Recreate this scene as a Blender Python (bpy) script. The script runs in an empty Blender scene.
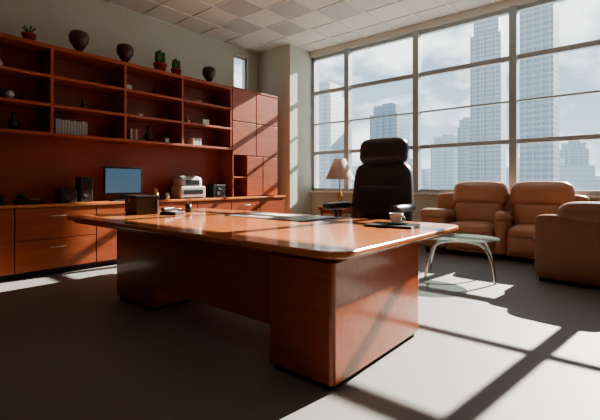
import bpy, bmesh, math, random
from mathutils import Vector, Matrix
random.seed(4)
S=bpy.context.scene
COL=S.collection
try:
    S.view_settings.view_transform='AgX'
    S.view_settings.look='AgX - Medium High Contrast'
    S.view_settings.exposure=0.45
except Exception as e: print(e)

# ------------------------------------------------------------ materials
def newmat(name):
    m=bpy.data.materials.new(name); m.use_nodes=True
    nt=m.node_tree; b=nt.nodes['Principled BSDF']
    return m,nt,b
def mat(name,c,rough=.5,metal=0,var=.06,scale=8,bump=0,coat=0,bscale=None):
    m,nt,b=newmat(name)
    N=nt.nodes;L=nt.links
    tc=N.new('ShaderNodeTexCoord'); no=N.new('ShaderNodeTexNoise'); no.inputs['Scale'].default_value=scale; no.inputs['Detail'].default_value=4
    L.new(tc.outputs['Object'],no.inputs['Vector'])
    mx=N.new('ShaderNodeMix'); mx.data_type='RGBA'
    mx.inputs[6].default_value=(*[x*(1-var) for x in c],1); mx.inputs[7].default_value=(*[min(1,x*(1+var)) for x in c],1)
    L.new(no.outputs['Fac'],mx.inputs[0]); L.new(mx.outputs[2],b.inputs['Base Color'])
    b.inputs['Roughness'].default_value=rough; b.inputs['Metallic'].default_value=metal
    b.inputs['Coat Weight'].default_value=coat
    if bump:
        n2=N.new('ShaderNodeTexNoise'); n2.inputs['Scale'].default_value=bscale or scale*5; n2.inputs['Detail'].default_value=6
        L.new(tc.outputs['Object'],n2.inputs['Vector'])
        bp=N.new('ShaderNodeBump'); bp.inputs['Strength'].default_value=bump; bp.inputs['Distance'].default_value=.01
        L.new(n2.outputs['Fac'],bp.inputs['Height']); L.new(bp.outputs['Normal'],b.inputs['Normal'])
    return m
def wood(name,c1,c2,sc=(1,14,14),rough=.3,coat=.3):
    m,nt,b=newmat(name);N=nt.nodes;L=nt.links
    tc=N.new('ShaderNodeTexCoord');mp=N.new('ShaderNodeMapping');mp.inputs['Scale'].default_value=sc
    L.new(tc.outputs['Object'],mp.inputs['Vector'])
    no=N.new('ShaderNodeTexNoise');no.inputs['Scale'].default_value=2.2;no.inputs['Detail'].default_value=8;no.inputs['Distortion'].default_value=.6
    L.new(mp.outputs['Vector'],no.inputs['Vector'])
    cr=N.new('ShaderNodeValToRGB');cr.color_ramp.elements[0].position=.3;cr.color_ramp.elements[1].position=.72
    cr.color_ramp.elements[0].color=(*c1,1);cr.color_ramp.elements[1].color=(*c2,1)
    L.new(no.outputs['Fac'],cr.inputs[0]);L.new(cr.outputs[0],b.inputs['Base Color'])
    b.inputs['Roughness'].default_value=rough;b.inputs['Coat Weight'].default_value=coat;b.inputs['Coat Roughness'].default_value=.1
    return m
C1=(.29,.062,.022);C2=(.38,.096,.035)
W_Y=wood('cherry_wood_y',C1,C2,(12,1,12),.4,.2)
W_X=wood('cherry_wood_x',C1,C2,(1,12,12),.28,.45)
W_Z=wood('cherry_wood_z',C1,C2,(12,12,1),.4,.15)
W_TOP=wood('cherry_lit_top',(.46,.15,.055),(.57,.21,.085),(1,10,10),.22,.6)  # cherry lightened: light on desk and credenza tops is put into the colour
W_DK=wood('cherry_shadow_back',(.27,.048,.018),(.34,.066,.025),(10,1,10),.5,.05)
PLINTH=mat('dark_plinth',(.02,.012,.01),.6)
WALL=mat('sage_wall_paint',(.60,.61,.52),.85,var=.03,scale=2,bump=.05,bscale=200)
WALLB=mat('taupe_wall_paint',(.28,.24,.20),.85,var=.03,scale=2)
WHITE=mat('white_paint',(.75,.75,.70),.7,var=.02)
FRAME=mat('window_frame_metal',(.42,.45,.46),.4,.3,var=.03)
BLACKP=mat('black_plastic',(.018,.018,.02),.35)
BLACKL=mat('black_leather',(.045,.038,.035),.40,var=.2,scale=30,bump=.25,bscale=160)
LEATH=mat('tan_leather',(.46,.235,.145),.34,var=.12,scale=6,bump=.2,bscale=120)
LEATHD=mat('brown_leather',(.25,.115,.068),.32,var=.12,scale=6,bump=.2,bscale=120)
CHROME=mat('chrome',(.75,.75,.75),.12,1,var=.01)
SILVER=mat('silver_plastic',(.48,.46,.42),.35,.15)
HANDLE=mat('handle_metal',(.55,.5,.45),.3,1,var=.01)
PAPER=mat('paper',(.75,.75,.72),.7,var=.02)
BLOT=mat('blotter_blue_grey',(.25,.28,.31),.3)
TERRA=mat('terracotta',(.40,.08,.04),.45)
DVASE=mat('dark_ceramic',(.08,.035,.028),.3,var=.4,scale=14)
GREEN=mat('cactus_green',(.06,.16,.04),.6,var=.3)
GREYB=mat('grey_book',(.30,.32,.33),.6,var=.1)
REDB=mat('red_book',(.3,.04,.03),.6)
BRASS=mat('brass',(.5,.33,.14),.3,1)
PORC=mat('porcelain',(.8,.8,.78),.2,var=.01)
COFFEE=mat('coffee',(.05,.02,.01),.1)

def glassmat(name,tint,gl=.05,rough=.02,diff=0):
    m=bpy.data.materials.new(name);m.use_nodes=True;nt=m.node_tree;nt.nodes.clear();N=nt.nodes;L=nt.links
    o=N.new('ShaderNodeOutputMaterial');t=N.new('ShaderNodeBsdfTransparent');g=N.new('ShaderNodeBsdfGlossy');x=N.new('ShaderNodeMixShader')
    t.inputs[0].default_value=(*tint,1);g.inputs['Roughness'].default_value=rough;x.inputs[0].default_value=gl
    L.new(t.outputs[0],x.inputs[1]);L.new(g.outputs[0],x.inputs[2]);last=x
    if diff:
        d=N.new('ShaderNodeBsdfDiffuse');d.inputs[0].default_value=(.6,.72,.68,1);y=N.new('ShaderNodeMixShader');y.inputs[0].default_value=diff
        L.new(x.outputs[0],y.inputs[1]);L.new(d.outputs[0],y.inputs[2]);last=y
    L.new(last.outputs[0],o.inputs[0]);return m
PANE=glassmat('window_glass',(.96,.98,.985),.03)
TGLASS=glassmat('table_glass',(.75,.85,.82),.3,.02,.12)

def emis(name,c,s,base=(.1,.1,.1)):
    m,nt,b=newmat(name);b.inputs['Base Color'].default_value=(*base,1)
    b.inputs['Emission Color'].default_value=(*c,1);b.inputs['Emission Strength'].default_value=s;b.inputs['Roughness'].default_value=.2
    return m
SCREEN=emis('monitor_screen',(.07,.19,.30),.4)
FILL_GLOW=emis('added_fill_glow',(1,.93,.82),.6,(.7,.7,.7))  # glow of the added fill panels, brightens the interior
def shade_mat():
    m,nt,b=newmat('lamp_shade_fabric');N=nt.nodes;L=nt.links
    b.inputs['Base Color'].default_value=(.62,.48,.40,1);b.inputs['Roughness'].default_value=.9
    t=N.new('ShaderNodeBsdfTranslucent');t.inputs[0].default_value=(.65,.48,.38,1)
    x=N.new('ShaderNodeMixShader');x.inputs[0].default_value=.2
    L.new(b.outputs[0],x.inputs[1]);L.new(t.outputs[0],x.inputs[2]);L.new(x.outputs[0],N['Material Output'].inputs[0]);return m
SHADE=shade_mat()

def floor_mat():
    m,nt,b=newmat('grey_carpet_floor');N=nt.nodes;L=nt.links
    tc=N.new('ShaderNodeTexCoord')
    a=N.new('ShaderNodeTexNoise');a.inputs['Scale'].default_value=1.2;a.inputs['Detail'].default_value=5
    f=N.new('ShaderNodeTexNoise');f.inputs['Scale'].default_value=180;f.inputs['Detail'].default_value=3
    L.new(tc.outputs['Object'],a.inputs['Vector']);L.new(tc.outputs['Object'],f.inputs['Vector'])
    x=N.new('ShaderNodeMix');x.data_type='RGBA';x.inputs[6].default_value=(.165,.158,.152,1);x.inputs[7].default_value=(.235,.225,.215,1)
    ad=N.new('ShaderNodeMath');ad.operation='MULTIPLY_ADD';ad.inputs[1].default_value=.5
    L.new(f.outputs['Fac'],ad.inputs[0]);
    h=N.new('ShaderNodeMath');h.operation='MULTIPLY';h.inputs[1].default_value=.5;L.new(a.outputs['Fac'],h.inputs[0]);L.new(h.outputs[0],ad.inputs[2])
    L.new(ad.outputs[0],x.inputs[0]);L.new(x.outputs[2],b.inputs['Base Color'])
    b.inputs['Roughness'].default_value=.6
    bp=N.new('ShaderNodeBump');bp.inputs['Strength'].default_value=.4;bp.inputs['Distance'].default_value=.004
    L.new(f.outputs['Fac'],bp.inputs['Height']);L.new(bp.outputs['Normal'],b.inputs['Normal']);return m
FLOOR=floor_mat()
def ceil_mat():
    m,nt,b=newmat('acoustic_tile_ceiling');N=nt.nodes;L=nt.links
    tc=N.new('ShaderNodeTexCoord');br=N.new('ShaderNodeTexBrick');br.offset=0
    br.inputs['Scale'].default_value=1;br.inputs['Brick Width'].default_value=.6;br.inputs['Row Height'].default_value=.6
    br.inputs['Mortar Size'].default_value=.012;br.inputs['Mortar Smooth'].default_value=.1
    br.inputs['Color1'].default_value=(.74,.72,.66,1);br.inputs['Color2'].default_value=(.70,.68,.62,1);br.inputs['Mortar'].default_value=(.42,.42,.39,1)
    L.new(tc.outputs['Object'],br.inputs['Vector']);L.new(br.outputs['Color'],b.inputs['Base Color']);b.inputs['Roughness'].default_value=.9
    return m
CEIL=ceil_mat()
PANEL=mat('ceiling_light_diffuser',(.50,.49,.46),.5)

def facade(name,wall,win,fl=3.6,bay=2.6,haze=0.0):
    m,nt,b=newmat(name);N=nt.nodes;L=nt.links
    tc=N.new('ShaderNodeTexCoord');sp=N.new('ShaderNodeSeparateXYZ');L.new(tc.outputs['Object'],sp.inputs[0])
    def M(op,a,bv):
        n=N.new('ShaderNodeMath');n.operation=op
        if hasattr(a,'links'): L.new(a,n.inputs[0])
        else: n.inputs[0].default_value=a
        if hasattr(bv,'links'): L.new(bv,n.inputs[1])
        else: n.inputs[1].default_value=bv
        return n.outputs[0]
    z=M('FRACT',M('MULTIPLY',sp.outputs[2],1/fl),0);z=M('GREATER_THAN',z,.4)
    u=M('ADD',sp.outputs[0],sp.outputs[1]);u=M('FRACT',M('MULTIPLY',u,1/bay),0);u=M('GREATER_THAN',u,.3)
    w=M('MULTIPLY',z,u)
    x=N.new('ShaderNodeMix');x.data_type='RGBA';x.inputs[6].default_value=(*wall,1);x.inputs[7].default_value=(*win,1)
    L.new(w,x.inputs[0]);L.new(x.outputs[2],b.inputs['Base Color']);b.inputs['Roughness'].default_value=.6
    return m
FA=facade('facade_pale_haze',(.48,.54,.58),(.36,.42,.47),4,3)  # washed facade colours: distance haze is put into wall and window tones
FB=facade('facade_blue_haze',(.25,.31,.37),(.18,.24,.30),4,4)
FC=facade('facade_grey_haze',(.40,.44,.48),(.26,.31,.36),4.2,2.6)
FD=facade('facade_glass_haze',(.40,.46,.50),(.29,.35,.40),3.6,5)

# ------------------------------------------------------------ helpers
def link(o,par=None,m=None,smooth=False):
    COL.objects.link(o)
    if m: o.data.materials.append(m)
    if par: o.parent=par
    if smooth and o.type=='MESH':
        for p in o.data.polygons: p.use_smooth=True
    return o
def grp(name,loc=(0,0,0),rz=0):
    e=bpy.data.objects.new(name,None);e.location=loc;e.rotation_euler=(0,0,rz);e.empty_display_size=.1;COL.objects.link(e);return e
def box(name,x0,x1,y0,y1,z0,z1,m,par=None,bev=.004,seg=2):
    bm=bmesh.new();bmesh.ops.create_cube(bm,size=1)
    for v in bm.verts: v.co=Vector(((x0+x1)/2+v.co.x*(x1-x0),(y0+y1)/2+v.co.y*(y1-y0),(z0+z1)/2+v.co.z*(z1-z0)))
    if bev>0:
        bev=min(bev,.45*min(x1-x0,y1-y0,z1-z0))
        bmesh.ops.bevel(bm,geom=bm.edges[:],offset=bev,segments=seg,profile=.5,affect='EDGES')
    me=bpy.data.meshes.new(name);bm.to_mesh(me);bm.free()
    return link(bpy.data.objects.new(name,me),par,m)
def cushion(name,c,d,m,par=None,r=.35,bulge=(.0,.0,.12),rot=(0,0,0),n=10,taper=0):
    """rounded, puffed cushion. c centre, d full dims"""
    bm=bmesh.new();bmesh.ops.create_cube(bm,size=2);bmesh.ops.subdivide_edges(bm,edges=bm.edges[:],cuts=n,use_grid_fill=True)
    h=[x/2 for x in d];rad=min(h)*min(1,r*2)
    R=Matrix.Rotation(rot[2],3,'Z')@Matrix.Rotation(rot[1],3,'Y')@Matrix.Rotation(rot[0],3,'X')
    for v in bm.verts:
        u=v.co.copy()
        p=Vector([u[i]*h[i] for i in range(3)])
        q=Vector([max(-(h[i]-rad),min(h[i]-rad,p[i])) for i in range(3)])
        dd=p-q
        if dd.length>1e-9: p=q+dd.normalized()*rad
        for i in range(3):
            j,k=(i+1)%3,(i+2)%3
            if abs(u[i])>.5:
                p[i]+=math.copysign(bulge[i]*h[i]*(1-u[j]**2)*(1-u[k]**2),u[i])
        if taper: p.x*=1+taper*u.z
        v.co=R@p+Vector(c)
    bmesh.ops.recalc_face_normals(bm,faces=bm.faces[:])
    me=bpy.data.meshes.new(name);bm.to_mesh(me);bm.free()
    o=link(bpy.data.objects.new(name,me),par,m,True)
    s=o.modifiers.new('s','SUBSURF');s.levels=1;s.render_levels=1
    return o
def lathe(name,prof,m,par=None,loc=(0,0,0),seg=32):
    bm=bmesh.new();rings=[]
    for r,z in prof:
        if r<1e-5: rings.append([bm.verts.new((loc[0],loc[1],loc[2]+z))])
        else: rings.append([bm.verts.new((loc[0]+r*math.cos(2*math.pi*i/seg),loc[1]+r*math.sin(2*math.pi*i/seg),loc[2]+z)) for i in range(seg)])
    for a,b in zip(rings,rings[1:]):
        for i in range(seg):
            j=(i+1)%seg
            if len(a)==1 and len(b)==1: continue
            if len(a)==1: bm.faces.new((a[0],b[j],b[i]))
            elif len(b)==1: bm.faces.new((a[i],a[j],b[0]))
            else: bm.faces.new((a[i],a[j],b[j],b[i]))
    bmesh.ops.recalc_face_normals(bm,faces=bm.faces[:])
    me=bpy.data.meshes.new(name);bm.to_mesh(me);bm.free()
    return link(bpy.data.objects.new(name,me),par,m,True)
def tube(name,pts,r,m,par=None,smooth=True):
    cu=bpy.data.curves.new(name,'CURVE');cu.dimensions='3D';cu.bevel_depth=r;cu.bevel_resolution=4;cu.use_fill_caps=True
    sp=cu.splines.new('NURBS' if smooth else 'POLY');sp.points.add(len(pts)-1)
    for p,q in zip(sp.points,pts): p.co=(*q,1)
    if smooth: sp.use_endpoint_u=True;sp.order_u=3;sp.resolution_u=10
    t=bpy.data.objects.new(name+'_c',cu);COL.objects.link(t)
    dg=bpy.context.evaluated_depsgraph_get();me=bpy.data.meshes.new_from_object(t.evaluated_get(dg))
    bpy.data.objects.remove(t);me.name=name;me.materials.clear()
    return link(bpy.data.objects.new(name,me),par,m,True)
def slab(name,outline,z0,z1,m,par=None,bev=.012):
    bm=bmesh.new();vs=[bm.verts.new((x,y,z0)) for x,y in outline];f=bm.faces.new(vs)
    r=bmesh.ops.extrude_face_region(bm,geom=[f])
    for v in r['geom']:
        if isinstance(v,bmesh.types.BMVert): v.co.z=z1
    bmesh.ops.recalc_face_normals(bm,faces=bm.faces[:])
    ed=[e for e in bm.edges if abs(e.verts[0].co.z-e.verts[1].co.z)<1e-6]
    bmesh.ops.bevel(bm,geom=ed,offset=bev,segments=3,profile=.5,affect='EDGES')
    me=bpy.data.meshes.new(name);bm.to_mesh(me);bm.free()
    return link(bpy.data.objects.new(name,me),par,m)
def rrect(x0,x1,y0,y1,r,n=8):
    P=[]
    for cx,cy,a in((x1-r,y1-r,0),(x0+r,y1-r,90),(x0+r,y0+r,180),(x1-r,y0+r,270)):
        for i in range(n+1):
            t=math.radians(a+90*i/n);P.append((cx+r*math.cos(t),cy+r*math.sin(t)))
    return P

# ------------------------------------------------------------ room
XL=-6.6;XR=2.6;YB=-2.2;YW=7.05;ZC=4.03;YP=6.35;XP=-5.62
box('floor',XL-.2,XR+.2,YB-.2,YW+.3,-.12,0,FLOOR,bev=0)
box('ceiling',XL-.2,XR+.2,YB-.2,YW+.3,ZC,ZC+.12,CEIL,bev=0)
g=grp('wall_left')
box('lower',XL-.2,XL,YB-.2,YP,0,2.9,WALL,g,0)
box('upper',XL-.2,XL,YB-.2,YP,3.85,ZC,WALL,g,0)
box('front_part',XL-.2,XL,YB-.2,5.66,2.9,3.85,WALL,g,0)
box('end_part',XL-.2,XL,6.06,YP,2.9,3.85,WALL,g,0)
box('wall_pier',XL-.2,XP,YP,YW+.3,0,ZC,WALL,bev=0)
box('wall_right',XR,XR+.2,YB-.2,YW+.3,0,ZC,WALLB,bev=0)
box('wall_back',XL,XR,YB-.2,YB,0,ZC,WALLB,bev=0)
g=grp('wall_window')
box('sill_wall',XP,XR,YW,YW+.25,0,.90,WALL,g,0)
box('header',XP,XR,YW,YW+.25,3.9,ZC,WHITE,g,0)
box('window_sill',XP+.01,XR-.01,YW-.07,YW+.25,.90,.935,WHITE,None,.006)
g=grp('window_2')
for a,b in((5.66,5.70),(6.02,6.06)): box('jamb',XL-.12,XL-.05,a,b,2.9,3.85,FRAME,g,.003)
for a,b in((2.9,2.94),(3.81,3.85)): box('rail',XL-.12,XL-.05,5.66,6.06,a,b,FRAME,g,.003)
box('pane',XL-.09,XL-.085,5.7,6.02,2.94,3.81,PANE,g,0)
# main window
g=grp('window_1')
y0,y1=YW+.03,YW+.12
mull=[-4.66,-3.15,-1.537,.075,1.69]
box('frame_left',XP,XP+.07,y0,y1,.935,3.9,FRAME,g,.004)
box('frame_right',XR-.07,XR,y0,y1,.935,3.9,FRAME,g,.004)
box('frame_top',XP,XR,y0,y1,3.83,3.9,FRAME,g,.004)
box('frame_bottom',XP,XR,y0,y1,.935,1.0,FRAME,g,.004)
for i,x in enumerate(mull): box('mullion_%d'%i,x-.055,x+.055,y0-.06,y1,.935,3.9,FRAME,g,.004)
for z,t in((3.10,.04),(1.77,.035),(2.41,.014)): box('transom',XP,XR,y0+.005,y1-.01,z-t,z+t,FRAME,g,.004)
box('panes',XP,XR,y0+.04,y0+.046,.935,3.9,PANE,g,0)
box('baseboard_left',XL,XL+.015,YB,-.5,0,.1,WHITE)
box('baseboard_window',XP,XR,YW-.015,YW,0,.1,WHITE)
# suspended ceiling T-bar grid (one mesh)
bm=bmesh.new()
x=-6.6
while x<XR:
    bmesh.ops.create_cube(bm,size=1,matrix=Matrix.Translation((x,(YB+YW)/2,ZC-.007))@Matrix.Diagonal((.028,YW-YB,.014,1)));x+=.6
y=-1.8
while y<YW:
    bmesh.ops.create_cube(bm,size=1,matrix=Matrix.Translation(((XL+XR)/2,y,ZC-.006))@Matrix.Diagonal((XR-XL,.028,.012,1)));y+=.6
me=bpy.data.meshes.new('ceiling_grid');bm.to_mesh(me);bm.free();link(bpy.data.objects.new('trim_1',me),None,WHITE)
# ceiling light panels
g=grp('ceiling_light_panel')
for i,(a,b) in enumerate([(-5.4,4.2),(-4.8,4.8),(-5.4,5.4),(-4.2,5.4),(-6.0,4.8),(-3.6,4.8),(-4.2,4.2),(-4.8,3.6)]):
    box('panel_%d'%i,a+.015,a+.585,b+.015,b+.585,ZC-.012,ZC,PANEL,g,.003)
# added out-of-view fill lights, built as troffers, over the visitor half
for i,(a,b) in enumerate([(-2.4,.6),(0,.6),(0,3.0),(-1.8,3.0)]):
    g=grp('added_ceiling_fill',(a,b,ZC-.014))
    box('diffuser',.03,1.17,.03,.57,-.012,-.004,FILL_GLOW,g,.0);
    box('housing',.0,1.2,.0,.6,-.004,0,WHITE,g,0)
    for q,(c0,c1,d0,d1) in enumerate(((0,1.2,0,.03),(0,1.2,.57,.6),(0,.03,.03,.57),(1.17,1.2,.03,.57))): box('rim_%d'%q,c0,c1,d0,d1,-.016,-.004,WHITE,g,.002)

# ------------------------------------------------------------ credenza
XF=-5.43
g=grp('credenza')
CY0,CY1=-.6,6.0
box('plinth',-5.97,XF-.06,CY0,CY1-.02,0,.07,PLINTH,g,0)
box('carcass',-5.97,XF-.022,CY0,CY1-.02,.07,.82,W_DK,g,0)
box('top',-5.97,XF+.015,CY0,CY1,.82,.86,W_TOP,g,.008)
ys=[-.6,.0,.62,1.42,2.32,3.1,3.9,4.6,5.3,5.98]
for i,(a,b) in enumerate(zip(ys,ys[1:])):
    if i%2==1 or i==3: zs=[.075,.44,.815]
    else: zs=[.075,.815]
    for j,(c,d) in enumerate(zip(zs,zs[1:])):
        box('front_%d_%d'%(i,j),XF-.02,XF,a+.006,b-.006,c+.005,d-.005,W_Y,g,.003)
        ym=(a+b)/2;zm=d-.1
        if len(zs)>2: tube('handle',[(XF,ym-.09,zm),(XF+.03,ym-.08,zm),(XF+.03,ym+.08,zm),(XF,ym+.09,zm)],.006,HANDLE,g)
# ------------------------------------------------------------ bookcase
XS=-5.60;XBk=-6.0
g=grp('built_in_bookcase')
ZS=[1.72,2.08,2.44,2.80]
BY0,BY1=-1.0,4.76
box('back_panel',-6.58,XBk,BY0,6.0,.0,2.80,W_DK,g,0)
for i,z in enumerate(ZS): box('shelf_%d'%i,XBk,XS,BY0,BY1,z-.018,z+.018,W_Y,g,.003)
for i,y in enumerate([-1.0+.018,-.04,.92,1.86,2.80,3.74,4.742]): box('upright_%d'%i,XBk,XS-.004,y-.018,y+.018,1.702,2.80,W_Z,g,.003)
box('top_board',-6.58,XS+.01,BY0,BY1,2.80,2.83,W_Y,g,.003)
# tall cabinet
g=grp('storage_cabinet')
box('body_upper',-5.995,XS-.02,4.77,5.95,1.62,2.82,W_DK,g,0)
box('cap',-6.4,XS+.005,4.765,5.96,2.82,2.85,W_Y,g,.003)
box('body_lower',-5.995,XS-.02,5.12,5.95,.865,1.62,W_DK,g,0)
box('niche_shelf',-5.995,XS,4.77,5.12,1.20,1.225,W_Y,g,.003)
box('niche_side',-5.995,XS,4.77,4.795,.865,1.62,W_Z,g,.003)
for i,(a,b,c,d) in enumerate([(4.77,5.35,2.24,2.82),(5.36,5.95,2.24,2.82),(4.77,5.35,1.62,2.23),(5.36,5.95,1.62,2.23),(5.12,5.53,.87,1.61),(5.54,5.95,.87,1.61),]):
    box('door_%d'%i,XS-.02,XS,a+.004,b-.004,c+.004,d-.004,W_Y,g,.003)

# ------------------------------------------------------------ shelf items
def urn(name,y,s=1,mt=DVASE,x=-5.82,z=2.83):
    g=grp(name,(x,y,z))
    lathe('foot',[(0,0),(.05*s,0),(.055*s,.012*s),(.03*s,.04*s),(.032*s,.06*s)],TERRA,g)
    lathe('body',[(.03*s,.055*s),(.06*s,.10*s),(.105*s,.17*s),(.115*s,.23*s),(.10*s,.285*s),(.05*s,.31*s),(.045*s,.30*s),(.0,.27*s)],mt,g)
    return g
urn('ceramic_urn',2.26,1.1)
urn('ceramic_urn',2.90,1.05)
urn('ceramic_urn',4.42,1.05)
def pot(name,y,kind,z=2.83,x=-5.82,s=1):
    g=grp(name,(x,y,z))
    lathe('pot',[(0,0),(.06*s,0),(.085*s,.13*s),(.09*s,.13*s),(.09*s,.15*s),(.075*s,.15*s),(.07*s,.12*s),(0,.12*s)],TERRA,g)
    if kind=='cactus':
        for i in range(6):
            a=i*1.05;rr=.045*s if i else 0;h=(.24-.03*(i%3))*s
            lathe('stem_%d'%i,[(0,0),(.018*s,.0),(.026*s,h*.5),(.022*s,h*.85),(.0,h)],GREEN,g,(rr*math.cos(a),rr*math.sin(a),.11*s),12)
    else:
        for i in range(14):
            a=i*.9;l=.07+.03*random.random()
            tube('leaf_%d'%i,[(0,0,.11*s),(.03*math.cos(a),.03*math.sin(a),.2*s),(l*.8*math.cos(a),l*.8*math.sin(a),(.18+l*.6)*s)],.008,GREEN,g)
pot('potted_cactus',3.47,'cactus',s=1.15)
pot('potted_cactus',3.76,'cactus',s=.95)
pot('potted_plant',1.675,'leaf',s=.9)
zt=[z+.018 for z in ZS]
def books(name,y,n,z,mats,h=.2,x=-5.66):
    g=grp(name,(x,y,z));t=0
    for i in range(n):
        w=.028+.012*random.random();hh=h*(.92+.1*random.random())
        box('book_%d'%i,-.17,0,t,t+w-.002,0,hh,mats[i%len(mats)],g,.003)
        t+=w
books('row_of_books',1.92,11,zt[0],[GREYB],.19)
books('row_of_books',2.9,4,zt[0],[GREYB,REDB],.17)
books('row_of_books',3.98,5,zt[0],[PAPER,GREYB],.13)
books('row_of_books',1.02,5,zt[1],[REDB,GREYB],.2)
books('row_of_books',.4,9,zt[0],[GREYB,REDB],.2)
def vase(name,y,z,s,mt,x=-5.78):
    g=grp(name,(x,y,z));lathe('body',[(0,0),(.035*s,0),(.06*s,.06*s),(.055*s,.1*s),(.02*s,.15*s),(.018*s,.2*s),(.03*s,.22*s),(.02*s,.215*s),(0,.18*s)],mt,g)
vase('bud_vase',2.3,zt[1],.7,DVASE);vase('bud_vase',3.25,zt[0],1.1,DVASE);vase('bud_vase',1.5,zt[0],1.0,BLACKP)
vase('bud_vase',3.95,zt[1],.6,BRASS);vase('bud_vase',3.35,zt[2],.7,BLACKP)
def bowl(name,y,z,s,mt,x=-5.8):
    g=grp(name,(x,y,z));lathe('bowl',[(0,0),(.04*s,0),(.045*s,.01),(.11*s,.07*s),(.1*s,.07*s),(.04*s,.02),(0,.018)],mt,g)
bowl('ceramic_bowl',2.45,zt[2],.9,DVASE);bowl('ceramic_bowl',4.15,zt[2],.8,BRASS);bowl('ceramic_bowl',3.1,zt[1],.7,PORC)
def pframe(name,y,z,w=.16,h=.2,x=-5.75,rz=0):
    g=grp(name,(x,y,z),rz)
    box('border',-.012,0,-w/2,w/2,0,h,BLACKP,g,.003);box('photo_print',0,.003,-w/2+.02,w/2-.02,.02,h-.02,PAPER,g,0)
    box('strut',-.07,-.012,-.01,.01,0,.02,BLACKP,g,.002)
pframe('picture_frame',4.3,zt[1],.17,.13);pframe('picture_frame',2.92,zt[2],.14,.12);pframe('picture_frame',3.55,zt[0],.1,.1)
def camera_obj(y,z):
    g=grp('desk_clock',(-5.75,y,z));box('body',-.05,.03,-.09,.09,0,.13,BLACKP,g,.015,3)
    o=lathe('dial',[(0,0),(.045,0),(.045,.01),(.0,.01)],SILVER,g);o.rotation_euler=(0,math.pi/2,0);o.location=(.03,0,.065)
camera_obj(1.45,zt[1]+0)
vase('bud_vase',1.35,zt[2],.8,SILVER)

# ------------------------------------------------------------ credenza items
ZT=.86
g=grp('computer_monitor',(-5.72,2.82,ZT),math.radians(-8))
box('bezel',-.02,.025,-.27,.27,.08,.48,BLACKP,g,.01,3);box('screen',.025,.028,-.245,.245,.11,.455,SCREEN,g,0)
box('rear_shell',-.07,-.02,-.15,.15,.15,.4,BLACKP,g,.02,3);box('neck',-.05,-.02,-.03,.03,.015,.2,BLACKP,g,.005)
lathe('foot',[(0,0),(.10,0),(.10,.01),(.03,.018),(0,.018)],BLACKP,g)
g=grp('keyboard',(-5.5,2.75,ZT));box('base',-.07,.06,-.2,.2,0,.012,BLACKP,g,.004)
for i in range(4): box('key_row_%d'%i,-.06+i*.028,-.037+i*.028,-.19,.19,.012,.018,BLACKP,g,.002)
def speaker(y,w,h,mt=BLACKP,nm='loudspeaker',x=-5.7):
    g=grp(nm,(x,y,ZT+.001));box('cabinet',-.1,.08,-w/2,w/2,0,h,mt,g,.008)
    for k,(zz,r) in enumerate(((h*.35,w*.36),(h*.75,w*.2))):
        r=min(r,h*.3 if k==0 else h*.18)
        o=lathe('cone_%d'%k,[(0,.0),(r*.3,.004),(r*.8,-.0),(r,.006),(r,.0)],PLINTH,g,seg=24);o.rotation_euler=(0,math.pi/2,0);o.location=(.081,0,zz)
speaker(2.28,.16,.33);speaker(2.06,.2,.17,nm='radio_speaker')
speaker(4.50,.26,.22,nm='bookshelf_speaker')
g=grp('office_telephone',(-5.62,1.62,ZT))
box('base',-.12,.12,-.14,.14,0,.05,BLACKP,g,.015,3);cushion('handset',(0,-.08,.085),(.24,.06,.05),BLACKP,g,r=.4,bulge=(0,0,0))
box('display',-.08,0,.0,.12,.05,.056,SILVER,g,.002)
g=grp('desk_tray',(-5.68,1.15,ZT));box('tray_base',-.16,.16,-.2,.2,0,.03,BLACKP,g,.005);box('tray_upper',-.16,.16,-.2,.2,.09,.11,BLACKP,g,.005)
for a in(-.19,.18): box('post',-.15,.15,a,a+.01,.03,.09,BLACKP,g,0)
g=grp('desktop_printer',(-5.7,3.92,ZT))
box('body',-.16,.14,-.25,.24,0,.20,SILVER,g,.03,4);cushion('lid',(-.02,-.01,.25),(.28,.44,.22),SILVER,g,r=.35,bulge=(0,0,.1))
box('slot',.135,.145,-.19,.18,.07,.14,BLACKP,g,.002);box('window',.112,.124,-.14,.12,.22,.30,BLACKP,g,.002)
box('leg_trim',.14,.146,-.2,.18,.01,.02,BLACKP,g,0)
def pencup(x,y,z,mt=BLACKP):
    g=grp('pen_holder',(x,y,z));lathe('cup',[(0,0),(.035,0),(.037,.1),(.033,.1),(.031,.006),(0,.006)],mt,g)
    for i in range(5):
        a=i*1.3;tube('pen_%d'%i,[(.01*math.cos(a),.01*math.sin(a),.008),(.03*math.cos(a),.03*math.sin(a),.17)],.0035,[BLACKP,BRASS,TERRA][i%3],g,False)
pencup(-5.65,3.30,ZT,BRASS)
lathe('drinking_glass',[(0,0),(.03,0),(.034,.1),(.031,.1),(.028,.006),(0,.006)],TGLASS,None,(0,0,0)).location=(-5.6,3.46,ZT)

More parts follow.
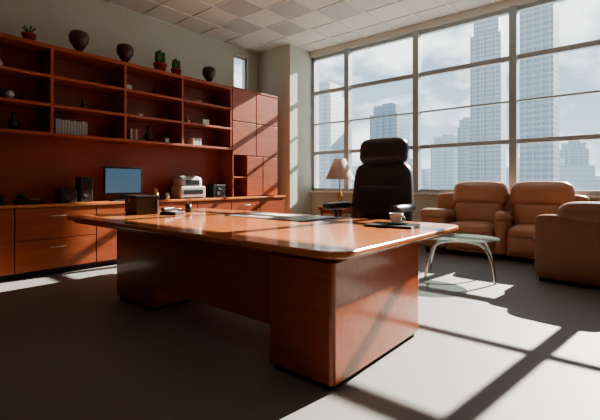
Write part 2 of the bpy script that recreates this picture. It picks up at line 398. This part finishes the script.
# ------------------------------------------------------------ desk
g=grp('executive_desk')
DX0,DX1,DY0,DY1=-4.80,-1.17,1.70,3.58
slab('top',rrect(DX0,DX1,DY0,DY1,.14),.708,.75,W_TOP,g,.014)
slab('top_apron',rrect(DX0+.06,DX1-.06,DY0+.06,DY1-.06,.12),.682,.7085,W_X,g,.004)
slab('pedestal_right',rrect(-1.72,-1.24,1.74,2.84,.03),.03,.683,W_X,g,.003)
slab('pedestal_right_plinth',rrect(-1.70,-1.26,1.76,2.82,.03),0,.03,PLINTH,g,.002)
slab('pedestal_left',rrect(-3.88,-3.22,1.84,3.0,.03),.03,.683,W_X,g,.003)
slab('pedestal_left_plinth',rrect(-3.86,-3.24,1.86,2.98,.03),0,.03,PLINTH,g,.002)
box('modesty_panel',-3.23,-1.71,1.78,1.81,.24,.683,W_X,g,.003)
for k,(a,b) in enumerate(((.06,.33),(.34,.5),(.51,.66))):
    box('drawer_r%d'%k,-1.68,-1.28,2.835,2.855,a,b,W_X,g,.003);box('drawer_l%d'%k,-3.84,-3.26,2.995,3.015,a,b,W_X,g,.003)
ZD=.75
g=grp('desk_blotter',(-2.95,3.16,ZD));box('pad',-.55,.55,-.28,.28,0,.006,BLOT,g,.003)
box('edge_left',-.56,-.50,-.285,.285,0,.009,BLACKP,g,.002);box('edge_right',.50,.56,-.285,.285,0,.009,BLACKP,g,.002)
box('paper',-.3,.05,-.2,.2,.006,.008,PAPER,g,0)
g=grp('leather_notebook',(-1.58,3.08,ZD),math.radians(8));box('cover',-.20,.20,-.15,.15,0,.018,BLACKL,g,.004);box('pages',-.195,.202,-.145,.145,.004,.013,PAPER,g,0)
g=grp('coffee_cup',(-1.56,3.10,ZD+.018))
lathe('saucer',[(0,0),(.04,0),(.085,.014),(.088,.016),(.04,.006),(0,.005)],PORC,g)
lathe('cup',[(0,.006),(.03,.006),(.032,.012),(.052,.06),(.058,.09),(.055,.09),(.048,.06),(.025,.014),(0,.013)],PORC,g)
lathe('coffee',[(0,.065),(.0475,.065)],COFFEE,g)
tube('handle',[(.048,0,.068),(.078,0,.066),(.076,0,.03),(.035,0,.025)],.006,PORC,g)
g=grp('document_box',(-4.50,2.44,ZD),math.radians(-10))
box('case',-.21,.21,-.13,.13,0,.2,BLACKL,g,.02,4);box('lid',-.215,.215,-.135,.135,.17,.215,BLACKP,g,.012,3);box('latch',-.03,.03,-.14,-.132,.14,.18,HANDLE,g,.002)
g=grp('desk_telephone',(-4.10,2.60,ZD),math.radians(25))
box('base',-.1,.1,-.1,.1,0,.035,BLACKP,g,.01,3);cushion('handset',(-.06,0,.06),(.05,.22,.045),BLACKP,g,r=.4,bulge=(0,0,0))
for i in range(9): box('key_%d'%i,.0+.025*(i%3),.018+.025*(i%3),-.06+.03*(i//3),-.04+.03*(i//3),.035,.04,SILVER,g,.002)
pencup(-4.30,2.95,ZD,BLACKP)

# ------------------------------------------------------------ office chair
g=grp('office_chair',(-2.36,4.06,0),math.radians(4))
for i in range(5):
    a=math.radians(72*i+18);c,s=math.cos(a),math.sin(a)
    tube('spoke_%d'%i,[(0,0,.13),(.18*c,.18*s,.12),(.36*c,.36*s,.075)],.024,CHROME,g)
    o=lathe('caster_%d'%i,[(0,-.025),(.03,-.025),(.032,-.01),(.032,.01),(.03,.025),(0,.025)],BLACKP,g,seg=20);o.rotation_euler=(math.pi/2,0,a);o.location=(.36*c,.36*s,.032)
lathe('gas_column',[(0,.1),(.04,.1),(.04,.3),(.025,.3),(.025,.5),(0,.5)],CHROME,g)
box('mechanism',-.14,.14,-.15,.15,.45,.5,BLACKP,g,.015,3)
cushion('seat',(0,-.03,.57),(.64,.60,.17),BLACKL,g,r=.4,bulge=(0,.03,.15))
cushion('back',(0,.30,.96),(.74,.20,.76),BLACKL,g,r=.45,bulge=(.04,.25,.08),rot=(math.radians(-7),0,0),taper=-.06)
cushion('back_lumbar',(0,.21,.88),(.54,.12,.42),BLACKL,g,r=.45,bulge=(0,.25,.06),rot=(math.radians(-7),0,0))
cushion('headrest',(0,.345,1.49),(.60,.20,.32),BLACKL,g,r=.48,bulge=(.03,.2,.06),rot=(math.radians(-7),0,0))
box('back_spine',-.05,.05,.41,.44,.5,1.5,BLACKP,g,.01)
box('spine_bracket',-.05,.05,.12,.43,.46,.5,BLACKP,g,.01)
for sx in(-1,1):
    tube('arm_frame_%d'%(sx+1),[(sx*.22,-.02,.5),(sx*.40,-.02,.5),(sx*.42,-.05,.7),(sx*.41,-.12,.82)],.02,BLACKP,g)
    tube('arm_back_%d'%(sx+1),[(sx*.33,.28,.85),(sx*.39,.2,.84),(sx*.41,.0,.82)],.018,BLACKP,g)
    cushion('arm_pad_%d'%(sx+1),(sx*.41,-.06,.84),(.12,.52,.08),BLACKL,g,r=.48,bulge=(0,0,.1))

# ------------------------------------------------------------ sofas
def seatunit(name,loc,rz,widths,arms,m,D=.84):
    g=grp(name,loc,rz)
    n=len(widths);tot=sum(widths)+sum(arms)
    x=-tot/2
    def arm(x,i):
        w=arms[i]
        cushion('arm_body_%d'%i,(x+w/2,-D/2-.02,.33),(w*.92,D-.1,.50),m,g,r=.25,bulge=(.04,.02,0))
        cushion('arm_roll_%d'%i,(x+w/2,-D/2-.04,.60),(w*1.06,D-.06,.17),m,g,r=.48,bulge=(.04,.02,.12),rot=(math.radians(-5),0,0))
        cushion('arm_front_%d'%i,(x+w/2,-D+.09,.36),(w*.96,.16,.52),m,g,r=.45,bulge=(.03,.1,.02))
    arm(x,0);x+=arms[0]
    for i,w in enumerate(widths):
        box('seat_base_%d'%i,x-.02,x+w+.02,-D+.08,-.12,.07,.30,m,g,.03,4)
        cushion('seat_front_%d'%i,(x+w/2,-D+.1,.26),(w*.99,.14,.30),m,g,r=.4,bulge=(0,.12,0))
        cushion('seat_cushion_%d'%i,(x+w/2,-D/2-.06,.40),(w*1.0,D-.16,.20),m,g,r=.45,bulge=(0,.04,.28))
        cushion('back_lower_%d'%i,(x+w/2,-.24,.62),(w*1.02,.26,.42),m,g,r=.42,bulge=(0,.22,.0),rot=(math.radians(-8),0,0))
        cushion('back_pillow_%d'%i,(x+w/2,-.18,.93),(w*1.14,.28,.38),m,g,r=.42,bulge=(.02,.22,.1),rot=(math.radians(-8),0,0))
        x+=w;arm(x,i+1);x+=arms[i+1]
    cushion('back_shell',(0,-.09,.50),(tot-.08,.16,.90),m,g,r=.4,bulge=(0,.05,0))
    for sx in(-1,1):
        for yy in(-D+.1,-.1): lathe('foot',[(0,0),(.025,0),(.03,.1),(0,.1)],PLINTH,g,(sx*(tot/2-.1),yy,0),16)
    return g
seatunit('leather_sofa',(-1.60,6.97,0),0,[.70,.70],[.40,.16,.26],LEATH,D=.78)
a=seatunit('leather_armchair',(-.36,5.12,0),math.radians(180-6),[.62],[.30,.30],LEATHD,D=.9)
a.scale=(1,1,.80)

# ------------------------------------------------------------ coffee table
g=grp('glass_coffee_table',(-1.64,4.92,0),math.radians(15))
n=48;slab('glass_top',[(.42*math.cos(2*math.pi*i/n),.36*math.sin(2*math.pi*i/n)) for i in range(n)],.45,.466,TGLASS,g,.003)
for k,yy in enumerate((-.2,.2)):
    tube('arch_leg_%d'%k,[(-.37,yy*1.3,.0),(-.35,yy*1.2,.2),(-.27,yy,.40),(-.1,yy*.8,.435),(.1,yy*.8,.435),(.27,yy,.40),(.35,yy*1.2,.2),(.37,yy*1.3,.0)],.015,CHROME,g)
tube('cross_bar',[(0,-.17,.435),(0,.17,.435)],.010,CHROME,g,False)

# ------------------------------------------------------------ side table and lamp
g=grp('side_table',(-4.55,6.55,0))
box('top',-.27,.27,-.27,.27,.60,.64,W_X,g,.006);box('apron',-.24,.24,-.24,.24,.52,.60,W_X,g,.003);box('lower_shelf',-.22,.22,-.22,.22,.18,.2,W_X,g,.003)
for a in(-.22,.22):
    for b in(-.22,.22): box('leg',a-.02,a+.02,b-.02,b+.02,0,.6,W_Z,g,.004)
g=grp('table_lamp',(-4.46,6.5,.64))
lathe('base',[(0,0),(.09,0),(.095,.015),(.04,.04),(.025,.08),(.05,.16),(.055,.22),(.025,.30),(.012,.34),(.012,.75),(0,.75)],BRASS,g)
lathe('shade',[(.28,.54),(.11,.94),(.105,.94),(.275,.54)],SHADE,g)
for a in range(3):
    t=a*2.094;tube('spider_%d'%a,[(0,0,.745),(.18*math.cos(t),.18*math.sin(t),.745)],.003,BRASS,g,False)

# ------------------------------------------------------------ city
TW=[]
def tower(X,Y,w,top,m,rz=0,d=None,z0=-60):
    TW.append((X,Y,w))
    g=grp('office_tower',(X,Y,z0),rz);d=d or w;H=top-z0
    box('shaft',-w/2,w/2,-d/2,d/2,0,H*.93,m,g,0)
    box('crown',-w*.42,w*.42,-d*.42,d*.42,H*.93,H,m,g,0)
    for k in range(5):
        xx=-w/2+w*k/4;box('fin_%d'%k,xx-.3,xx+.3,-d/2-.6,-d/2,0,H*.94,m,g,0)
    box('plant_room',-w*.2,w*.2,-d*.2,d*.2,H,H+3,m,g,0)
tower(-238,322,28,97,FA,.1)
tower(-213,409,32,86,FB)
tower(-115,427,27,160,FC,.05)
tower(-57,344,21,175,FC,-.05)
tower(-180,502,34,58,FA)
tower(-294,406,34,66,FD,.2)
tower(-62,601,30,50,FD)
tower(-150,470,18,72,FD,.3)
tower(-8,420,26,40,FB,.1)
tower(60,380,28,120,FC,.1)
bm=bmesh.new()
for i in range(130):
    a=math.radians(random.uniform(-50,35));R=random.uniform(520,950);w=random.uniform(20,50);top=random.uniform(-5,45)*R/700
    x,y=R*math.sin(a),R*math.cos(a)
    if any(math.hypot(x-t[0],y-t[1])<w+t[2] for t in TW): continue
    M=Matrix.Translation((x,y,(top-60)/2))@Matrix.Rotation(random.uniform(0,1.5),4,'Z')@Matrix.Diagonal((w,w*random.uniform(.6,1.4),top+60,1))
    bmesh.ops.create_cube(bm,size=1,matrix=M)
me=bpy.data.meshes.new('distant_city_buildings');bm.to_mesh(me);bm.free()
link(bpy.data.objects.new('distant_city_buildings',me),None,facade('facade_distant_haze',(.46,.52,.56),(.38,.44,.48),5,6))  # pale low-contrast colours stand in for distance haze
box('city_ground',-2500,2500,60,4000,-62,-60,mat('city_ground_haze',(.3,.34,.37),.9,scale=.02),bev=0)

# ------------------------------------------------------------ sky, sun
w=bpy.data.worlds.new('World');S.world=w;w.use_nodes=True;nt=w.node_tree;N=nt.nodes;L=nt.links
bg=N['Background'];tc=N.new('ShaderNodeTexCoord');sp=N.new('ShaderNodeSeparateXYZ');L.new(tc.outputs['Generated'],sp.inputs[0])
cr=N.new('ShaderNodeValToRGB');e=cr.color_ramp.elements
e[0].position=0;e[0].color=(.74,.82,.87,1);e[1].position=.55;e[1].color=(.17,.33,.50,1)
x=e.new(.15);x.color=(.50,.64,.76,1)
L.new(sp.outputs[2],cr.inputs[0])
mp=N.new('ShaderNodeMapping');mp.inputs['Scale'].default_value=(1,1,2.0);mp.inputs['Location'].default_value=(.35,.2,.1);L.new(tc.outputs['Generated'],mp.inputs['Vector'])
no=N.new('ShaderNodeTexNoise');no.inputs['Scale'].default_value=4.5;no.inputs['Detail'].default_value=9;no.inputs['Roughness'].default_value=.55;L.new(mp.outputs[0],no.inputs['Vector'])
c2=N.new('ShaderNodeValToRGB');c2.color_ramp.elements[0].position=.45;c2.color_ramp.elements[1].position=.60;L.new(no.outputs['Fac'],c2.inputs[0])
mx=N.new('ShaderNodeMix');mx.data_type='RGBA';mx.inputs[7].default_value=(1.4,1.4,1.37,1)
L.new(c2.outputs[0],mx.inputs[0]);L.new(cr.outputs[0],mx.inputs[6]);L.new(mx.outputs[2],bg.inputs[0]);bg.inputs[1].default_value=1.25
sd=bpy.data.lights.new('sun','SUN');sd.energy=20;sd.angle=math.radians(.5);sd.color=(1,.92,.80)
so=bpy.data.objects.new('sun',sd);COL.objects.link(so);so.location=(2,20,15)
el=math.radians(30);az=math.radians(8)
d=-Vector((math.sin(az)*math.cos(el),math.cos(az)*math.cos(el),math.sin(el)))
so.rotation_euler=d.to_track_quat('-Z','Y').to_euler()

# ------------------------------------------------------------ camera
cd=bpy.data.cameras.new('camera');cd.sensor_width=36;cd.lens=24.24;cd.shift_y=-.045;cd.clip_end=6000;cd.clip_start=.05
co=bpy.data.objects.new('camera',cd);COL.objects.link(co);co.location=(0,0,1.11);co.rotation_euler=(math.pi/2,0,math.radians(40.1));S.camera=co
